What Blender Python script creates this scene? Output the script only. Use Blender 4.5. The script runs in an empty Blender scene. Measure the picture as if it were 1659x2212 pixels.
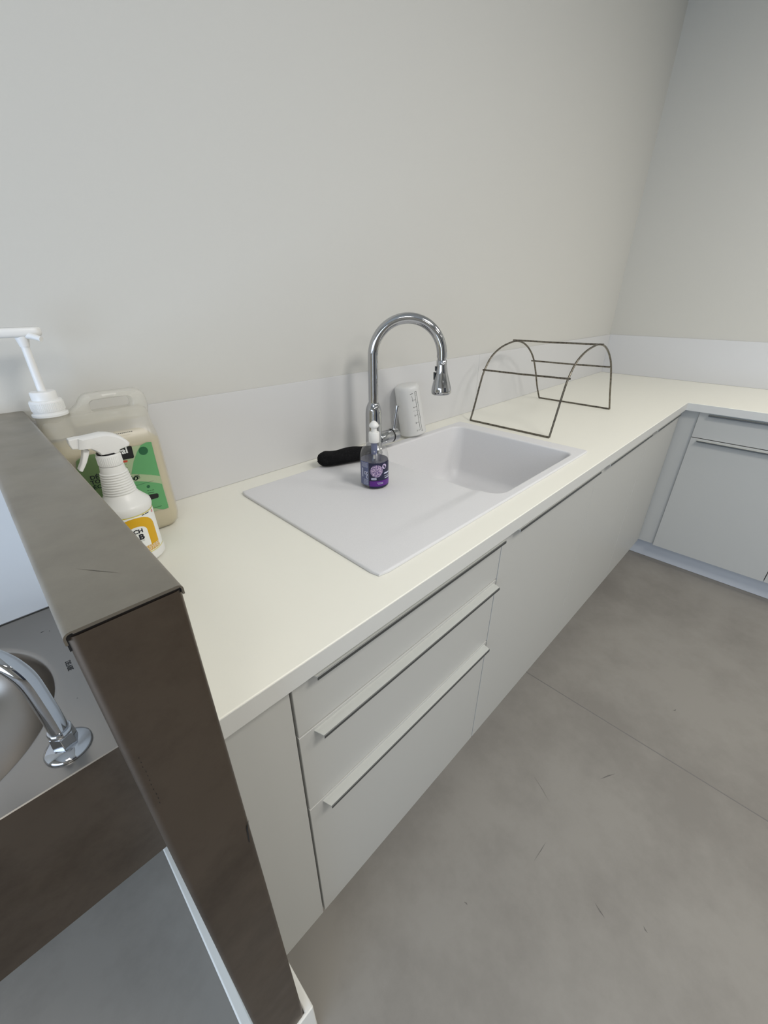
import bpy, bmesh, math, random
from mathutils import Vector, Matrix
random.seed(4)
C = bpy.context.scene.collection
PI = math.pi
# ------------------------------------------------------------------ camera numbers
CAM = Vector((-0.1894, -1.0069, 1.3422)); YAW, PITCH, ROLL, FPX = -0.7889, -0.4817, 0.0006, 880.4457
cy_, sy_ = math.cos(YAW), math.sin(YAW)
FW = Vector((-sy_*math.cos(PITCH), cy_*math.cos(PITCH), math.sin(PITCH)))
R0 = Vector((cy_, sy_, 0)); U0 = R0.cross(FW)
RT = math.cos(ROLL)*R0 + math.sin(ROLL)*U0; UP = -math.sin(ROLL)*R0 + math.cos(ROLL)*U0
def at(px, py, ax, val):
    "point of the sight line through a photo pixel on the plane coordinate[ax] = val"
    d = FW + RT*(px-829.5)/FPX - UP*(py-1106)/FPX
    return CAM + d*((val-CAM[ax])/d[ax])

# ------------------------------------------------------------------ materials
def srgb(r, g, b):
    f = lambda c: (c/255/12.92) if c/255 <= .04045 else ((c/255+.055)/1.055)**2.4
    return (f(r), f(g), f(b), 1)
def mat(name, col, rough=.5, metal=0, spec=.5, bump=None, var=None, coat=0, stretch=(1,1,1), roughvar=None):
    m = bpy.data.materials.new(name); m.use_nodes = True
    nt = m.node_tree; b = nt.nodes['Principled BSDF']
    b.inputs['Base Color'].default_value = col; b.inputs['Roughness'].default_value = rough
    b.inputs['Metallic'].default_value = metal; b.inputs['Specular IOR Level'].default_value = spec
    b.inputs['Coat Weight'].default_value = coat
    tc = nt.nodes.new('ShaderNodeTexCoord'); mp = nt.nodes.new('ShaderNodeMapping')
    nt.links.new(tc.outputs['Object'], mp.inputs[0]); mp.inputs['Scale'].default_value = stretch
    if bump:
        n = nt.nodes.new('ShaderNodeTexNoise'); n.inputs['Scale'].default_value = bump[0]; n.inputs['Detail'].default_value = 4
        nt.links.new(mp.outputs[0], n.inputs[0])
        bp = nt.nodes.new('ShaderNodeBump'); bp.inputs['Strength'].default_value = bump[1]; bp.inputs['Distance'].default_value = bump[2]
        nt.links.new(n.outputs[0], bp.inputs['Height']); nt.links.new(bp.outputs[0], b.inputs['Normal'])
    if var:   # (scale, colour 2, low, high)
        n = nt.nodes.new('ShaderNodeTexNoise'); n.inputs['Scale'].default_value = var[0]; n.inputs['Detail'].default_value = 10
        n.inputs['Roughness'].default_value = .68
        nt.links.new(mp.outputs[0], n.inputs[0])
        rp = nt.nodes.new('ShaderNodeMapRange'); rp.inputs[1].default_value = var[2]; rp.inputs[2].default_value = var[3]
        nt.links.new(n.outputs[0], rp.inputs[0])
        mx = nt.nodes.new('ShaderNodeMix'); mx.data_type = 'RGBA'
        mx.inputs[6].default_value = col; mx.inputs[7].default_value = var[1]
        nt.links.new(rp.outputs[0], mx.inputs[0]); nt.links.new(mx.outputs[2], b.inputs['Base Color'])
    if roughvar:
        n = nt.nodes.new('ShaderNodeTexNoise'); n.inputs['Scale'].default_value = roughvar[0]; n.inputs['Detail'].default_value = 3
        nt.links.new(tc.outputs['Object'], n.inputs[0])
        rp = nt.nodes.new('ShaderNodeMapRange'); rp.inputs[1].default_value = .35; rp.inputs[2].default_value = .65
        rp.inputs[3].default_value = roughvar[1]; rp.inputs[4].default_value = roughvar[2]
        nt.links.new(n.outputs[0], rp.inputs[0]); nt.links.new(rp.outputs[0], b.inputs['Roughness'])
    return m
M = {}
M['wall'] = mat('wall_paint', (.625,.617,.585,1), .75, bump=(260, .12, .001), spec=.25)
M['wallr'] = mat('right_wall_paint', (.60,.588,.548,1), .75, bump=(260, .12, .001), spec=.25)
M['splash'] = mat('grey_laminate', (.655,.655,.66,1), .45, bump=(700, .05, .0004), spec=.35)
M['splash_daylit'] = mat('laminate_daylit', (.78,.79,.80,1), .45, spec=.35)  # splash laminate lightened: daylight beside the basin is put into the colour
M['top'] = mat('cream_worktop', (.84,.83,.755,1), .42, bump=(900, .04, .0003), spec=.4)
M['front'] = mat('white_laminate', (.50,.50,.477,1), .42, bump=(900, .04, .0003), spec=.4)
M['edge'] = mat('worktop_edge', (.64,.64,.615,1), .4, spec=.4)
M['carc'] = mat('carcass_grey', (.04,.04,.04,1), .7)
M['plinth'] = mat('plinth_white', (.56,.58,.61,1), .45)
M['floor'] = mat('vinyl_floor', (.258,.243,.220,1), .52, spec=.35, var=(2.2, (.208,.194,.175,1), .42, .62), bump=(400, .06, .0006))
M['scuff'] = mat('floor_scuff', (.12,.112,.105,1), .6)
M['seam'] = mat('floor_seam', (.16,.15,.145,1), .6)
M['ceil'] = mat('ceiling_white', (.75,.75,.73,1), .85)
M['door'] = mat('dark_reflection', (.035,.045,.075,1), .5)  # for the panel added out of view to darken chrome reflections
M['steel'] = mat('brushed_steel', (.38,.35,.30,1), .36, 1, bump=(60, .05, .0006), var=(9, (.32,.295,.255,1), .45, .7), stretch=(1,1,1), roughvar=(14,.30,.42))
M['steel_dark_refl'] = mat('brushed_steel_dark_refl', (.185,.150,.120,1), .40, 1, bump=(60, .05, .0006), var=(7, (.125,.100,.080,1), .45, .7), roughvar=(10,.36,.46))  # same steel darkened: dark reflections on front-facing sheets painted into the colour
M['bowl'] = mat('satin_steel', (.34,.315,.285,1), .28, 1, bump=(90, .04, .0005))
M['pull'] = mat('pull_top', (.60,.61,.585,1), .4, .2)
M['nose'] = mat('pull_nose_dark_refl', (.10,.105,.105,1), .45, .6)  # aluminium nose painted dark in place of the floor it reflects
M['alu'] = mat('satin_aluminium', (.66,.66,.64,1), .38, 1)
M['chrome'] = mat('chrome', (.50,.508,.525,1), .05, 1)
M['sink'] = mat('grey_composite', (.72,.72,.735,1), .48, bump=(1100, .10, .0004), spec=.35, var=(900, (.62,.62,.64,1), .52, .70))
M['black'] = mat('black_rubber', (.008,.008,.009,1), .45)
M['fabric'] = mat('black_fabric', (.007,.007,.008,1), .95, bump=(500, .5, .002), var=(220, (.022,.022,.024,1), .5, .75), spec=.15)
M['white'] = mat('white_plastic', (.83,.83,.82,1), .32)
M['whiteb'] = mat('white_bottle', (.78,.78,.76,1), .36)
M['wire'] = mat('worn_wire', (.21,.19,.155,1), .32, .9, var=(110, (.05,.047,.042,1), .45, .68))
M['bb'] = mat('skirting_white', (.80,.80,.76,1), .45)
M['ink'] = mat('black_ink', (.008,.010,.02,1), .5)
M['greyink'] = mat('grey_ink', (.07,.07,.07,1), .6)
M['steelmark'] = mat('light_scratch', (.20,.185,.16,1), .45, .8)
M['steelink'] = mat('engraved_black', (.01,.01,.01,1), .6)
def flat(n, c, r=.45): M[n] = mat(n, c, r)
flat('label_sage', srgb(166,184,146)); flat('label_olive', srgb(112,140,92)); flat('label_green', srgb(96,163,106))
flat('dark_green', srgb(30,94,58)); flat('label_black', srgb(12,14,14)); flat('label_red', srgb(198,70,48)); flat('paper_white', srgb(236,238,236))
flat('yellow', srgb(214,166,8)); flat('lemon', srgb(214,200,40)); flat('pink', srgb(224,150,150))
flat('indigo', srgb(17,19,58), .3); flat('purple', srgb(88,24,130), .35); flat('lilac', srgb(206,190,224)); flat('back_label', srgb(96,104,140), .4); flat('fine_white', srgb(200,204,226)); flat('deep_text', srgb(24,54,40))
m = mat('lavender_print', srgb(96,78,130), .4, var=(380, srgb(205,185,210), .47, .55)); M['lav'] = m
m = mat('liquid_indigo', (.006,.007,.045,1), .12); M['indigo_liquid'] = m
m = mat('detergent_liquid', (.58,.50,.31,1), .5); M['tan_liquid'] = m
def translucent(name, col, transp, gloss_rough, trl=.3, tr_col=(1,1,1,1)):
    m = bpy.data.materials.new(name); m.use_nodes = True; nt = m.node_tree; nt.nodes.clear()
    out = nt.nodes.new('ShaderNodeOutputMaterial'); t = nt.nodes.new('ShaderNodeBsdfTransparent'); t.inputs[0].default_value = tr_col
    g = nt.nodes.new('ShaderNodeBsdfGlossy'); g.inputs['Roughness'].default_value = gloss_rough
    d = nt.nodes.new('ShaderNodeBsdfDiffuse'); d.inputs[0].default_value = col
    tl = nt.nodes.new('ShaderNodeBsdfTranslucent'); tl.inputs[0].default_value = col
    dm = nt.nodes.new('ShaderNodeMixShader'); dm.inputs[0].default_value = trl
    nt.links.new(d.outputs[0], dm.inputs[1]); nt.links.new(tl.outputs[0], dm.inputs[2])
    a = nt.nodes.new('ShaderNodeMixShader'); a.inputs[0].default_value = transp
    nt.links.new(dm.outputs[0], a.inputs[1]); nt.links.new(t.outputs[0], a.inputs[2])
    f = nt.nodes.new('ShaderNodeLayerWeight'); f.inputs[0].default_value = .22
    fm = nt.nodes.new('ShaderNodeMath'); fm.operation = 'MULTIPLY_ADD'; fm.inputs[1].default_value = .38; fm.inputs[2].default_value = .035
    nt.links.new(f.outputs['Facing'], fm.inputs[0])
    b = nt.nodes.new('ShaderNodeMixShader'); nt.links.new(fm.outputs[0], b.inputs[0])
    nt.links.new(a.outputs[0], b.inputs[1]); nt.links.new(g.outputs[0], b.inputs[2]); nt.links.new(b.outputs[0], out.inputs[0])
    return m
M['hdpe'] = translucent('cloudy_plastic', (.90,.88,.80,1), .70, .3, .3)
M['clear'] = translucent('clear_plastic', (.8,.82,.85,1), .96, .03)
M['milky'] = translucent('milky_plastic', (.90,.90,.89,1), .06, .35, .35)

# ------------------------------------------------------------------ helpers
def obj(name, bm, m, parent=None, smooth=False, bevel=0, seg=2, angle=40, org=None):
    me = bpy.data.meshes.new(name)
    if org is None:
        if parent is not None:
            org = Vector(parent['_o']) if '_o' in parent else parent.location.copy()
            if parent.parent is not None: org = parent.parent.location.copy()
            elif parent.type == 'MESH' and parent.parent is None: org = parent.location.copy()
        else:
            vs = [v.co for v in bm.verts]
            org = Vector(((min(v.x for v in vs)+max(v.x for v in vs))/2, (min(v.y for v in vs)+max(v.y for v in vs))/2, min(v.z for v in vs)))
    bmesh.ops.recalc_face_normals(bm, faces=bm.faces)
    bmesh.ops.translate(bm, verts=bm.verts, vec=-Vector(org))
    bm.to_mesh(me); bm.free()
    o = bpy.data.objects.new(name, me); C.objects.link(o)
    me.materials.append(m)
    if parent is not None: o.parent = parent
    else: o.location = org
    if smooth:
        for p in me.polygons: p.use_smooth = True
        try: me.set_sharp_from_angle(angle=math.radians(angle))
        except Exception: pass
    if bevel:
        b = o.modifiers.new('bevel', 'BEVEL'); b.width = bevel; b.segments = seg; b.limit_method = 'ANGLE'; b.angle_limit = math.radians(30)
        for p in me.polygons: p.use_smooth = True
        try: me.set_sharp_from_angle(angle=math.radians(50))
        except Exception: pass
        w = o.modifiers.new('wn', 'WEIGHTED_NORMAL'); w.keep_sharp = True
    return o
def thing(name, label, cat, loc, group=None):
    o = bpy.data.objects.new(name, None); C.objects.link(o); o.location = loc; o.empty_display_size = .05
    o['label'] = label; o['category'] = cat
    if group: o['group'] = group
    return o
def tag(o, label, cat, group=None):
    o['label'] = label; o['category'] = cat
    if group: o['group'] = group
    return o
def struct(name, bm, m, **k):
    o = obj(name, bm, m, **k); o['kind'] = 'structure'; return o
def box(x0, x1, y0, y1, z0, z1, bm=None):
    bm = bm or bmesh.new()
    v = [bm.verts.new((x, y, z)) for z in (z0, z1) for y in (y0, y1) for x in (x0, x1)]
    for f in ((0,2,3,1),(4,5,7,6),(0,1,5,4),(2,6,7,3),(0,4,6,2),(1,3,7,5)): bm.faces.new([v[i] for i in f])
    return bm
def cells(xs, ys, inc, z0, z1):
    "plate made of grid cells, one connected mesh, holes where inc(i, j) is false"
    bm = bmesh.new(); V = {}
    def g(i, j, k):
        if (i, j, k) not in V: V[i, j, k] = bm.verts.new((xs[i], ys[j], (z0, z1)[k]))
        return V[i, j, k]
    n, m_ = len(xs)-1, len(ys)-1
    ok = lambda i, j: 0 <= i < n and 0 <= j < m_ and inc(i, j)
    for i in range(n):
        for j in range(m_):
            if not ok(i, j): continue
            bm.faces.new([g(i,j,1), g(i+1,j,1), g(i+1,j+1,1), g(i,j+1,1)]); bm.faces.new([g(i,j,0), g(i,j+1,0), g(i+1,j+1,0), g(i+1,j,0)])
            for (a, b, c, d, e, f) in ((i,j-1, i,j, i+1,j), (i,j+1, i+1,j+1, i,j+1), (i-1,j, i,j+1, i,j), (i+1,j, i+1,j, i+1,j+1)):
                if not ok(a, b): bm.faces.new([g(c,d,0), g(e,f,0), g(e,f,1), g(c,d,1)])
    return bm
def prism(pts, axis, a, b, bm=None):
    "extrude a 2-D outline along an axis (0 x, 1 y, 2 z) from a to b"
    bm = bm or bmesh.new()
    def P3(p, t): q = list(p); q.insert(axis, t); return q
    A = [bm.verts.new(P3(p, a)) for p in pts]; B = [bm.verts.new(P3(p, b)) for p in pts]
    bm.faces.new(A); bm.faces.new(B[::-1]); n = len(pts)
    for i in range(n): bm.faces.new([A[i], B[i], B[(i+1)%n], A[(i+1)%n]])
    return bm
def lathe(prof, cx, cy, n=48, bm=None, sx=1, sy=1, M4=None):
    "profile [(r, z)...] turned about a vertical axis; closed with caps"
    bm = bm or bmesh.new(); rings = []; allv = []
    for r, z in prof:
        ring = [bm.verts.new((cx+r*sx*math.cos(2*PI*i/n), cy+r*sy*math.sin(2*PI*i/n), z)) for i in range(n)]; rings.append(ring); allv += ring
    for a, b in zip(rings, rings[1:]):
        for i in range(n): bm.faces.new([a[i], a[(i+1)%n], b[(i+1)%n], b[i]])
    bm.faces.new(rings[0][::-1]); bm.faces.new(rings[-1])
    if M4 is not None: bmesh.ops.transform(bm, matrix=M4, verts=allv)
    return bm
def tube(path, r, n=16, bm=None, caps=True):
    "swept circle; r a number or list"
    bm = bm or bmesh.new(); path = [Vector(p) for p in path]; rings = []
    t0 = (path[1]-path[0]).normalized(); ref = Vector((0,0,1)) if abs(t0.z) < .9 else Vector((1,0,0))
    nrm = (ref - t0*ref.dot(t0)).normalized()
    for i, p in enumerate(path):
        t = (path[min(i+1, len(path)-1)] - path[max(i-1, 0)]).normalized()
        nrm = (nrm - t*nrm.dot(t)).normalized(); bi = t.cross(nrm); rr = r[i] if isinstance(r, (list, tuple)) else r
        rings.append([bm.verts.new(p + rr*(math.cos(2*PI*k/n)*nrm + math.sin(2*PI*k/n)*bi)) for k in range(n)])
    for a, b in zip(rings, rings[1:]):
        for i in range(n): bm.faces.new([a[i], a[(i+1)%n], b[(i+1)%n], b[i]])
    if caps: bm.faces.new(rings[0][::-1]); bm.faces.new(rings[-1])
    return bm
def smoothpath(pts, k=8):
    "Catmull-Rom through points"
    pts = [Vector(p) for p in pts]; out = []
    for i in range(len(pts)-1):
        p0 = pts[max(i-1,0)]; p1 = pts[i]; p2 = pts[i+1]; p3 = pts[min(i+2, len(pts)-1)]
        for j in range(k):
            t = j/k; out.append(.5*((2*p1)+(p2-p0)*t+(2*p0-5*p1+4*p2-p3)*t*t+(3*p1-p0-3*p2+p3)*t**3))
    return out+[pts[-1]]
def rrect(x0, x1, y0, y1, r, n=8):
    rs = r if isinstance(r, (list, tuple)) else [r]*4; out = []
    for (cx, cy, a0, rr) in ((x1-rs[0], y0+rs[0], -90, rs[0]), (x1-rs[1], y1-rs[1], 0, rs[1]), (x0+rs[2], y1-rs[2], 90, rs[2]), (x0+rs[3], y0+rs[3], 180, rs[3])):
        for i in range(n+1):
            a = math.radians(a0+90*i/n); out.append((cx+rr*math.cos(a), cy+rr*math.sin(a)))
    return out
def loft(loops, bm=None, cap0=True, cap1=True):
    bm = bm or bmesh.new(); R = [[bm.verts.new(p) for p in l] for l in loops]; n = len(R[0])
    for a, b in zip(R, R[1:]):
        for i in range(n): bm.faces.new([a[i], a[(i+1)%n], b[(i+1)%n], b[i]])
    if cap0: bm.faces.new(R[0][::-1])
    if cap1: bm.faces.new(R[-1])
    return bm
def textbm(s, size, bold=0, sx=1.0, align='LEFT'):
    c = bpy.data.curves.new('t', 'FONT'); c.body = s; c.size = size; c.offset = bold; c.align_x = align; c.resolution_u = 4
    o = bpy.data.objects.new('t', c); C.objects.link(o); bpy.context.view_layer.update()
    me = bpy.data.meshes.new_from_object(o.evaluated_get(bpy.context.evaluated_depsgraph_get()))
    bm = bmesh.new(); bm.from_mesh(me); bpy.data.objects.remove(o); bpy.data.curves.remove(c); bpy.data.meshes.remove(me)
    bmesh.ops.scale(bm, vec=(sx, 1, 1), verts=bm.verts); return bm
def poly(pts, bm=None):
    bm = bm or bmesh.new(); bm.faces.new([bm.verts.new((p[0], p[1], 0)) for p in pts]); return bm
def circ(cx, cy, r, n=28, ry=None):
    return [(cx+r*math.cos(2*PI*i/n), cy+(ry or r)*math.sin(2*PI*i/n)) for i in range(n)]
def join(bms):
    out = bmesh.new()
    for b in bms:
        me = bpy.data.meshes.new('j'); b.to_mesh(me); b.free(); out.from_mesh(me); bpy.data.meshes.remove(me)
    return out
def shift(bm, dx, dy): bmesh.ops.translate(bm, verts=bm.verts, vec=(dx, dy, 0)); return bm
def wrap(bm, cx, cy, R, lift):
    "bend a flat drawing (x = arc length from the -Y side, y = height) round a bottle"
    xs = [v.co.x for v in bm.verts]; x = min(xs)+.0015
    while x < max(xs):
        bmesh.ops.bisect_plane(bm, geom=bm.verts[:]+bm.edges[:]+bm.faces[:], plane_co=(x,0,0), plane_no=(1,0,0)); x += .0015
    bmesh.ops.triangulate(bm, faces=bm.faces)
    for v in bm.verts:
        a = v.co.x/R - PI/2; z = v.co.y; v.co = Vector((cx+(R+lift)*math.cos(a), cy+(R+lift)*math.sin(a), z))

    return bm
def on_front(bm, y):
    "stand a flat drawing (x, z) up on a plane facing -Y"
    for v in bm.verts: v.co = Vector((v.co.x, y, v.co.y))
    return bm

# ------------------------------------------------------------------ dimensions
L, RX, D, ZT, TH = 2.94, 2.2551, 0.6467, 0.90, 0.0362
BT = 1.136; DF = 0.6283; RD = 2.2754; ZB = .1078
HX0, HX1, HY, HZ = -0.1955, -0.1236, -0.733, 1.1584
XW, YW, ZC = -2.3, -5.4, 2.70

# ------------------------------------------------------------------ the room
fx = [XW, L]
struct('floor', box(XW-.1, L+.1, YW-.1, .1, -.08, 0), M['floor'])
s = struct('trim_1', box(1.0435, 1.0465, YW, -.56, .0, .0006), M['seam'])
fl_o = bpy.data.objects['floor']
for pts in (((1150,1672),(1168,1700),(1188,1734),(1170,1702)), ((1152,1862),(1172,1830),(1180,1818),(1170,1836)), ((1296,1683),(1312,1675),(1330,1671),(1310,1679)), ((1454,1535),(1460,1532),(1459,1536)), ((1390,2000),(1396,2010),(1400,2016),(1393,2009)), ((1002,1948),(1010,1955),(1008,1950)), ((1285,1950),(1300,1972),(1306,1982),(1296,1970))):
    bm = bmesh.new(); bm.faces.new([bm.verts.new(at(x, y, 2, .0004)) for x, y in pts]); obj('scuff', bm, M['scuff'], fl_o)
struct('wall_back', box(XW-.1, L+.1, 0, .12, 0, ZC), M['wall'])
struct('wall_right', box(L, L+.12, YW, 0, 0, ZC), M['wallr'])
struct('ceiling', box(XW-.1, L+.2, YW-.1, .1, ZC, ZC+.08), M['ceil'])
# left wall with a window opening
wy0, wy1, wz0, wz1 = -2.7, -.35, .12, 1.75
lw = bmesh.new()
for (a, b, c, d) in ((YW, 0, 0, wz0), (YW, 0, wz1, ZC), (YW, wy0, wz0, wz1), (wy1, 0, wz0, wz1)): box(XW-.12, XW, a, b, c, d, lw)
struct('wall_left', lw, M['wall'])
wf = bmesh.new()
for (a, b, c, d) in ((wy0, wy1, wz0, wz0+.05), (wy0, wy1, wz1-.05, wz1), (wy0, wy0+.05, wz0, wz1), (wy1-.05, wy1, wz0, wz1), (-2.175, -2.125, wz0, wz1)): box(XW-.09, XW-.03, a, b, c, d, wf)
struct('window_1', wf, M['white'])
# front wall behind the camera; unseen dark panel added for chrome reflections
fw = bmesh.new()
for (a, b, c, d) in ((XW, -.9, 0, ZC), (-.9, 1.2, 2.25, ZC), (1.2, L, 0, ZC)): box(a, b, YW-.12, YW, c, d, fw)
struct('wall_front', fw, M['wall'])
struct('reflection_panel', box(-.9, 1.2, YW-.08, YW-.03, .003, 2.25), M['door'], bevel=.003)
# half wall that carries the steel cladding
struct('wall_partition', box(HX0+.003, HX1-.003, HY+.006, 0, 0, HZ-.004), M['wall'])
bbm = bmesh.new()
bt_ = .162
prism([(HX0-.019, 0), (HX0-.019, HY-.005), (HX1+.0175, HY-.005), (HX1+.0175, 0), (HX1+.001, 0), (HX1+.001, HY+.002), (HX0-.001, HY+.002), (HX0-.001, 0)], 2, .0, bt_, bbm)
struct('baseboard_partition', bbm, M['bb'], bevel=.003)

# ------------------------------------------------------------------ steel cladding of the half wall
cl = thing('wall_cladding', 'brushed steel cladding capping the end and top of the low partition', 'wall cladding', ((HX0+HX1)/2, HY/2, bt_))
def roundU(x0, x1, ztop, zdrop, t, r, n=8):
    "cross-section of a folded cap: down-lip, rounded corner, flat top, rounded corner, down-lip"
    o = [(x0, ztop-zdrop)]
    o += [(x0+r-r*math.cos(math.radians(90*i/n)), ztop-r+r*math.sin(math.radians(90*i/n))) for i in range(n+1)]
    o += [(x1-r+r*math.sin(math.radians(90*i/n)), ztop-r+r*math.cos(math.radians(90*i/n))) for i in range(n+1)]
    o += [(x1, ztop-zdrop), (x1-t, ztop-zdrop)]
    ri = max(r-t, .0005)
    o += [(x1-t-ri+ri*math.cos(math.radians(90*i/n)), ztop-t-ri+ri*math.sin(math.radians(90*i/n))) for i in range(n+1)]
    o += [(x0+t+ri-ri*math.sin(math.radians(90*i/n)), ztop-t-ri+ri*math.cos(math.radians(90*i/n))) for i in range(n+1)]
    o += [(x0+t, ztop-zdrop)]
    return o
obj('top_plate', prism(roundU(HX0-.0015, HX1+.0003, HZ, .009, .0015, .0045), 1, HY-.0012, -.001), M['steel'], cl, smooth=True, angle=25)
# end plate: a U seen from above, wrapping back onto both faces
def roundUy(x0, x1, y0, wrapd, t, r, n=8):
    o = [(x, -z) for x, z in roundU(x0, x1, -y0, wrapd, t, r, n)]
    return o
obj('end_plate', prism(roundUy(HX0, HX1, HY, .024, .0015, .006), 2, bt_-.001, HZ-.0055), M['steel_dark_refl'], cl, smooth=True, angle=25)
obj('corner_fold', box(HX0+.004, HX1-.002, HY-.0008, HY+.0012, HZ-.0032, HZ-.0010), M['steel'], cl, bevel=.0006)
obj('dark_gap', box(HX0+.0002, HX1-.0015, HY+.0015, HY+.004, HZ-.0075, HZ-.0015), M['black'], cl)
obj('dark_gap', box(HX0-.0008, HX0+.001, HY+.0035, HY+.007, HZ-.0175, HZ-.008), M['black'], cl)
def mark(name, pts, fn, m, par):
    bm = bmesh.new(); bm.faces.new([bm.verts.new(fn(*p)) for p in pts]); return obj(name, bm, m, par)
yE = HY-.0003
mark('scuff', [(537,1770),(532,1790),(537,1818),(540,1820),(536,1792)], lambda x, y: at(x, y, 1, yE), M['steelink'], cl)
for pts in ([(160,1228),(210,1233),(268,1238),(210,1232)],):
    mark('scratch', pts, lambda x, y: at(x, y, 2, HZ+.0002), M['steelmark'], cl)
for k in range(11):
    x, y = 298+k*4.5+random.random()*3, 1636+k*9.6
    mark('scuff', [(x,y),(x+2,y+1),(x+2.6,y+2+random.random()*3),(x+.8,y+3)], lambda x, y: at(x, y, 1, yE), M['steelink'], cl)

# ------------------------------------------------------------------ worktop (one continuous L with the bowl cut out)
BX0, BX1, BY0, BY1 = .660, 1.122, -.566, -.104
xs = [HX1+.002, .232, 1.166, RX, L-.002]; ys = [-1.95, -D, -.576, -.090, -.002]
def inc(i, j):
    if j == 0: return i == 3
    return not (i == 1 and j == 2)
wt = obj('worktop', cells(xs, ys, inc, ZT-TH, ZT), M['top'], bevel=.0015)
tag(wt, 'long cream L-shaped laminate worktop running along both walls', 'worktop')
e1 = obj('edge_band', cells([HX1+.002, RX-.0001, RX+.0001], [-D-.0012, -D+.0004], lambda i, j: i == 0, ZT-TH+.0004, ZT-.0015), M['edge'], wt)
e2 = obj('edge_band', box(RX-.0012, RX+.0004, -1.95, -D, ZT-TH+.0004, ZT-.0015), M['edge'], wt)

# backsplashes
sp = .006
b = obj('backsplash', box(HX1+.002, 1.3905, -sp, -.0005, ZT+.0005, BT), M['splash'], bevel=.0006); tag(b, 'pale grey laminate upstand on the back wall behind the tap and canister', 'backsplash')
b = obj('backsplash', box(1.3915, L-sp-.001, -sp, -.0005, ZT+.0005, BT), M['splash'], bevel=.0006); tag(b, 'pale grey laminate upstand on the back wall behind the wire rack, up to the corner', 'backsplash')
b = obj('backsplash', box(L-sp, L-.0005, -1.95, -.0005, ZT+.0005, BT), M['splash'], bevel=.0006); tag(b, 'pale bluish upstand along the right-hand wall', 'backsplash')
b = obj('backsplash', box(-.66, HX0-.002, -sp, -.0005, .7512, 1.30), M['splash_daylit'], bevel=.0006); tag(b, 'wall panel coloured brighter as if daylit, behind the steel wash basin', 'backsplash')

# ------------------------------------------------------------------ cabinets
TD = .019
def lip_handle(x0, x1, z, par, along='x', face=-DF, out=.0195):
    if z > .84: out = .0170 if along == 'x' else .0185
    "folded aluminium edge pull: flat lip, short turned-down nose"
    o = out; prof = [(0, z), (-o+.0015, z), (-o, z-.0012), (-o, z-.0070), (-o+.0018, z-.0070), (-o+.0018, z-.0018), (0, z-.0018)]
    bm = bmesh.new()
    if along == 'x':
        P = [(face+a, b) for a, b in prof]; prism(P, 0, x0, x1, bm)
        for v in bm.verts:
            if v.co.y < face-.002: v.co.x += .006 if abs(v.co.x-x0) < 1e-6 else -.004
    else:
        P = [(face+a, b) for a, b in prof]
        def P3(p, t): return (p[0], t, p[1])
        A = [bm.verts.new(P3(p, x0)) for p in P]; B = [bm.verts.new(P3(p, x1)) for p in P]
        bm.faces.new(A); bm.faces.new(B[::-1])
        for i in range(len(P)): bm.faces.new([A[i], B[i], B[(i+1)%len(P)], A[(i+1)%len(P)]])
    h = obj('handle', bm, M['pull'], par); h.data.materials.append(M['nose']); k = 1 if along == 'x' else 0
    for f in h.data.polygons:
        if abs(f.normal[k]) > .5 or f.normal.z < -.5: f.material_index = 1  # nose and underside get the painted dark reflection
    return h
ztop = ZT-TH-.0015
def carcass(x0, x1, par):
    obj('carcass', box(x0+.001, x1-.001, -DF+TD+.002, -.03, ZB-.002, ztop-.012 if not par.get('sinkbox') else .66), M['carc'], par)
g = .0016
c1 = thing('drawer_unit', 'white three-drawer base cabinet beside the steel-clad partition', 'cabinet', (.294, -.31, ZB))
carcass(0, .5881, c1)
for i, (z0, z1, hz) in enumerate(((.7306, ztop, .8525), (.5252, .7266, .7195), (ZB, .5211, .5140))):
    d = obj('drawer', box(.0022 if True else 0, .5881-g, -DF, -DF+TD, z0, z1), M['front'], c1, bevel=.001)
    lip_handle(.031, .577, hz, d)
obj('filler_panel', box(HX1+.021, -.0022, -DF, -DF+TD, ZB, ztop), M['front'], c1, bevel=.001)
c2 = thing('sink_cabinet', 'white base cabinet with one wide door directly below the sink bowl', 'cabinet', (.885, -.31, ZB))
c2['sinkbox'] = True; carcass(.5881, 1.185, c2); del c2['sinkbox']
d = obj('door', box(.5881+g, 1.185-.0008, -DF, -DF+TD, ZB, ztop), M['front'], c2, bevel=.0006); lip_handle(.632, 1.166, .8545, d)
c3 = thing('base_cabinet', 'white base cabinet below the wire rack, right of the sink door', 'cabinet', (1.47, -.31, ZB))
carcass(1.185, 1.760, c3)
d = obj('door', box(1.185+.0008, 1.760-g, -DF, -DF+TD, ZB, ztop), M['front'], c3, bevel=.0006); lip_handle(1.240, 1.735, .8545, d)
c4 = thing('base_cabinet', 'white corner cabinet, last front before the worktop turns', 'cabinet', (2.02, -.31, ZB))
carcass(1.760, 2.2735, c4)
d = obj('door', box(1.760+g, 2.2735, -DF, -DF+TD, ZB, ztop), M['front'], c4, bevel=.001); lip_handle(1.80, 2.20, .8545, d)
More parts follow.
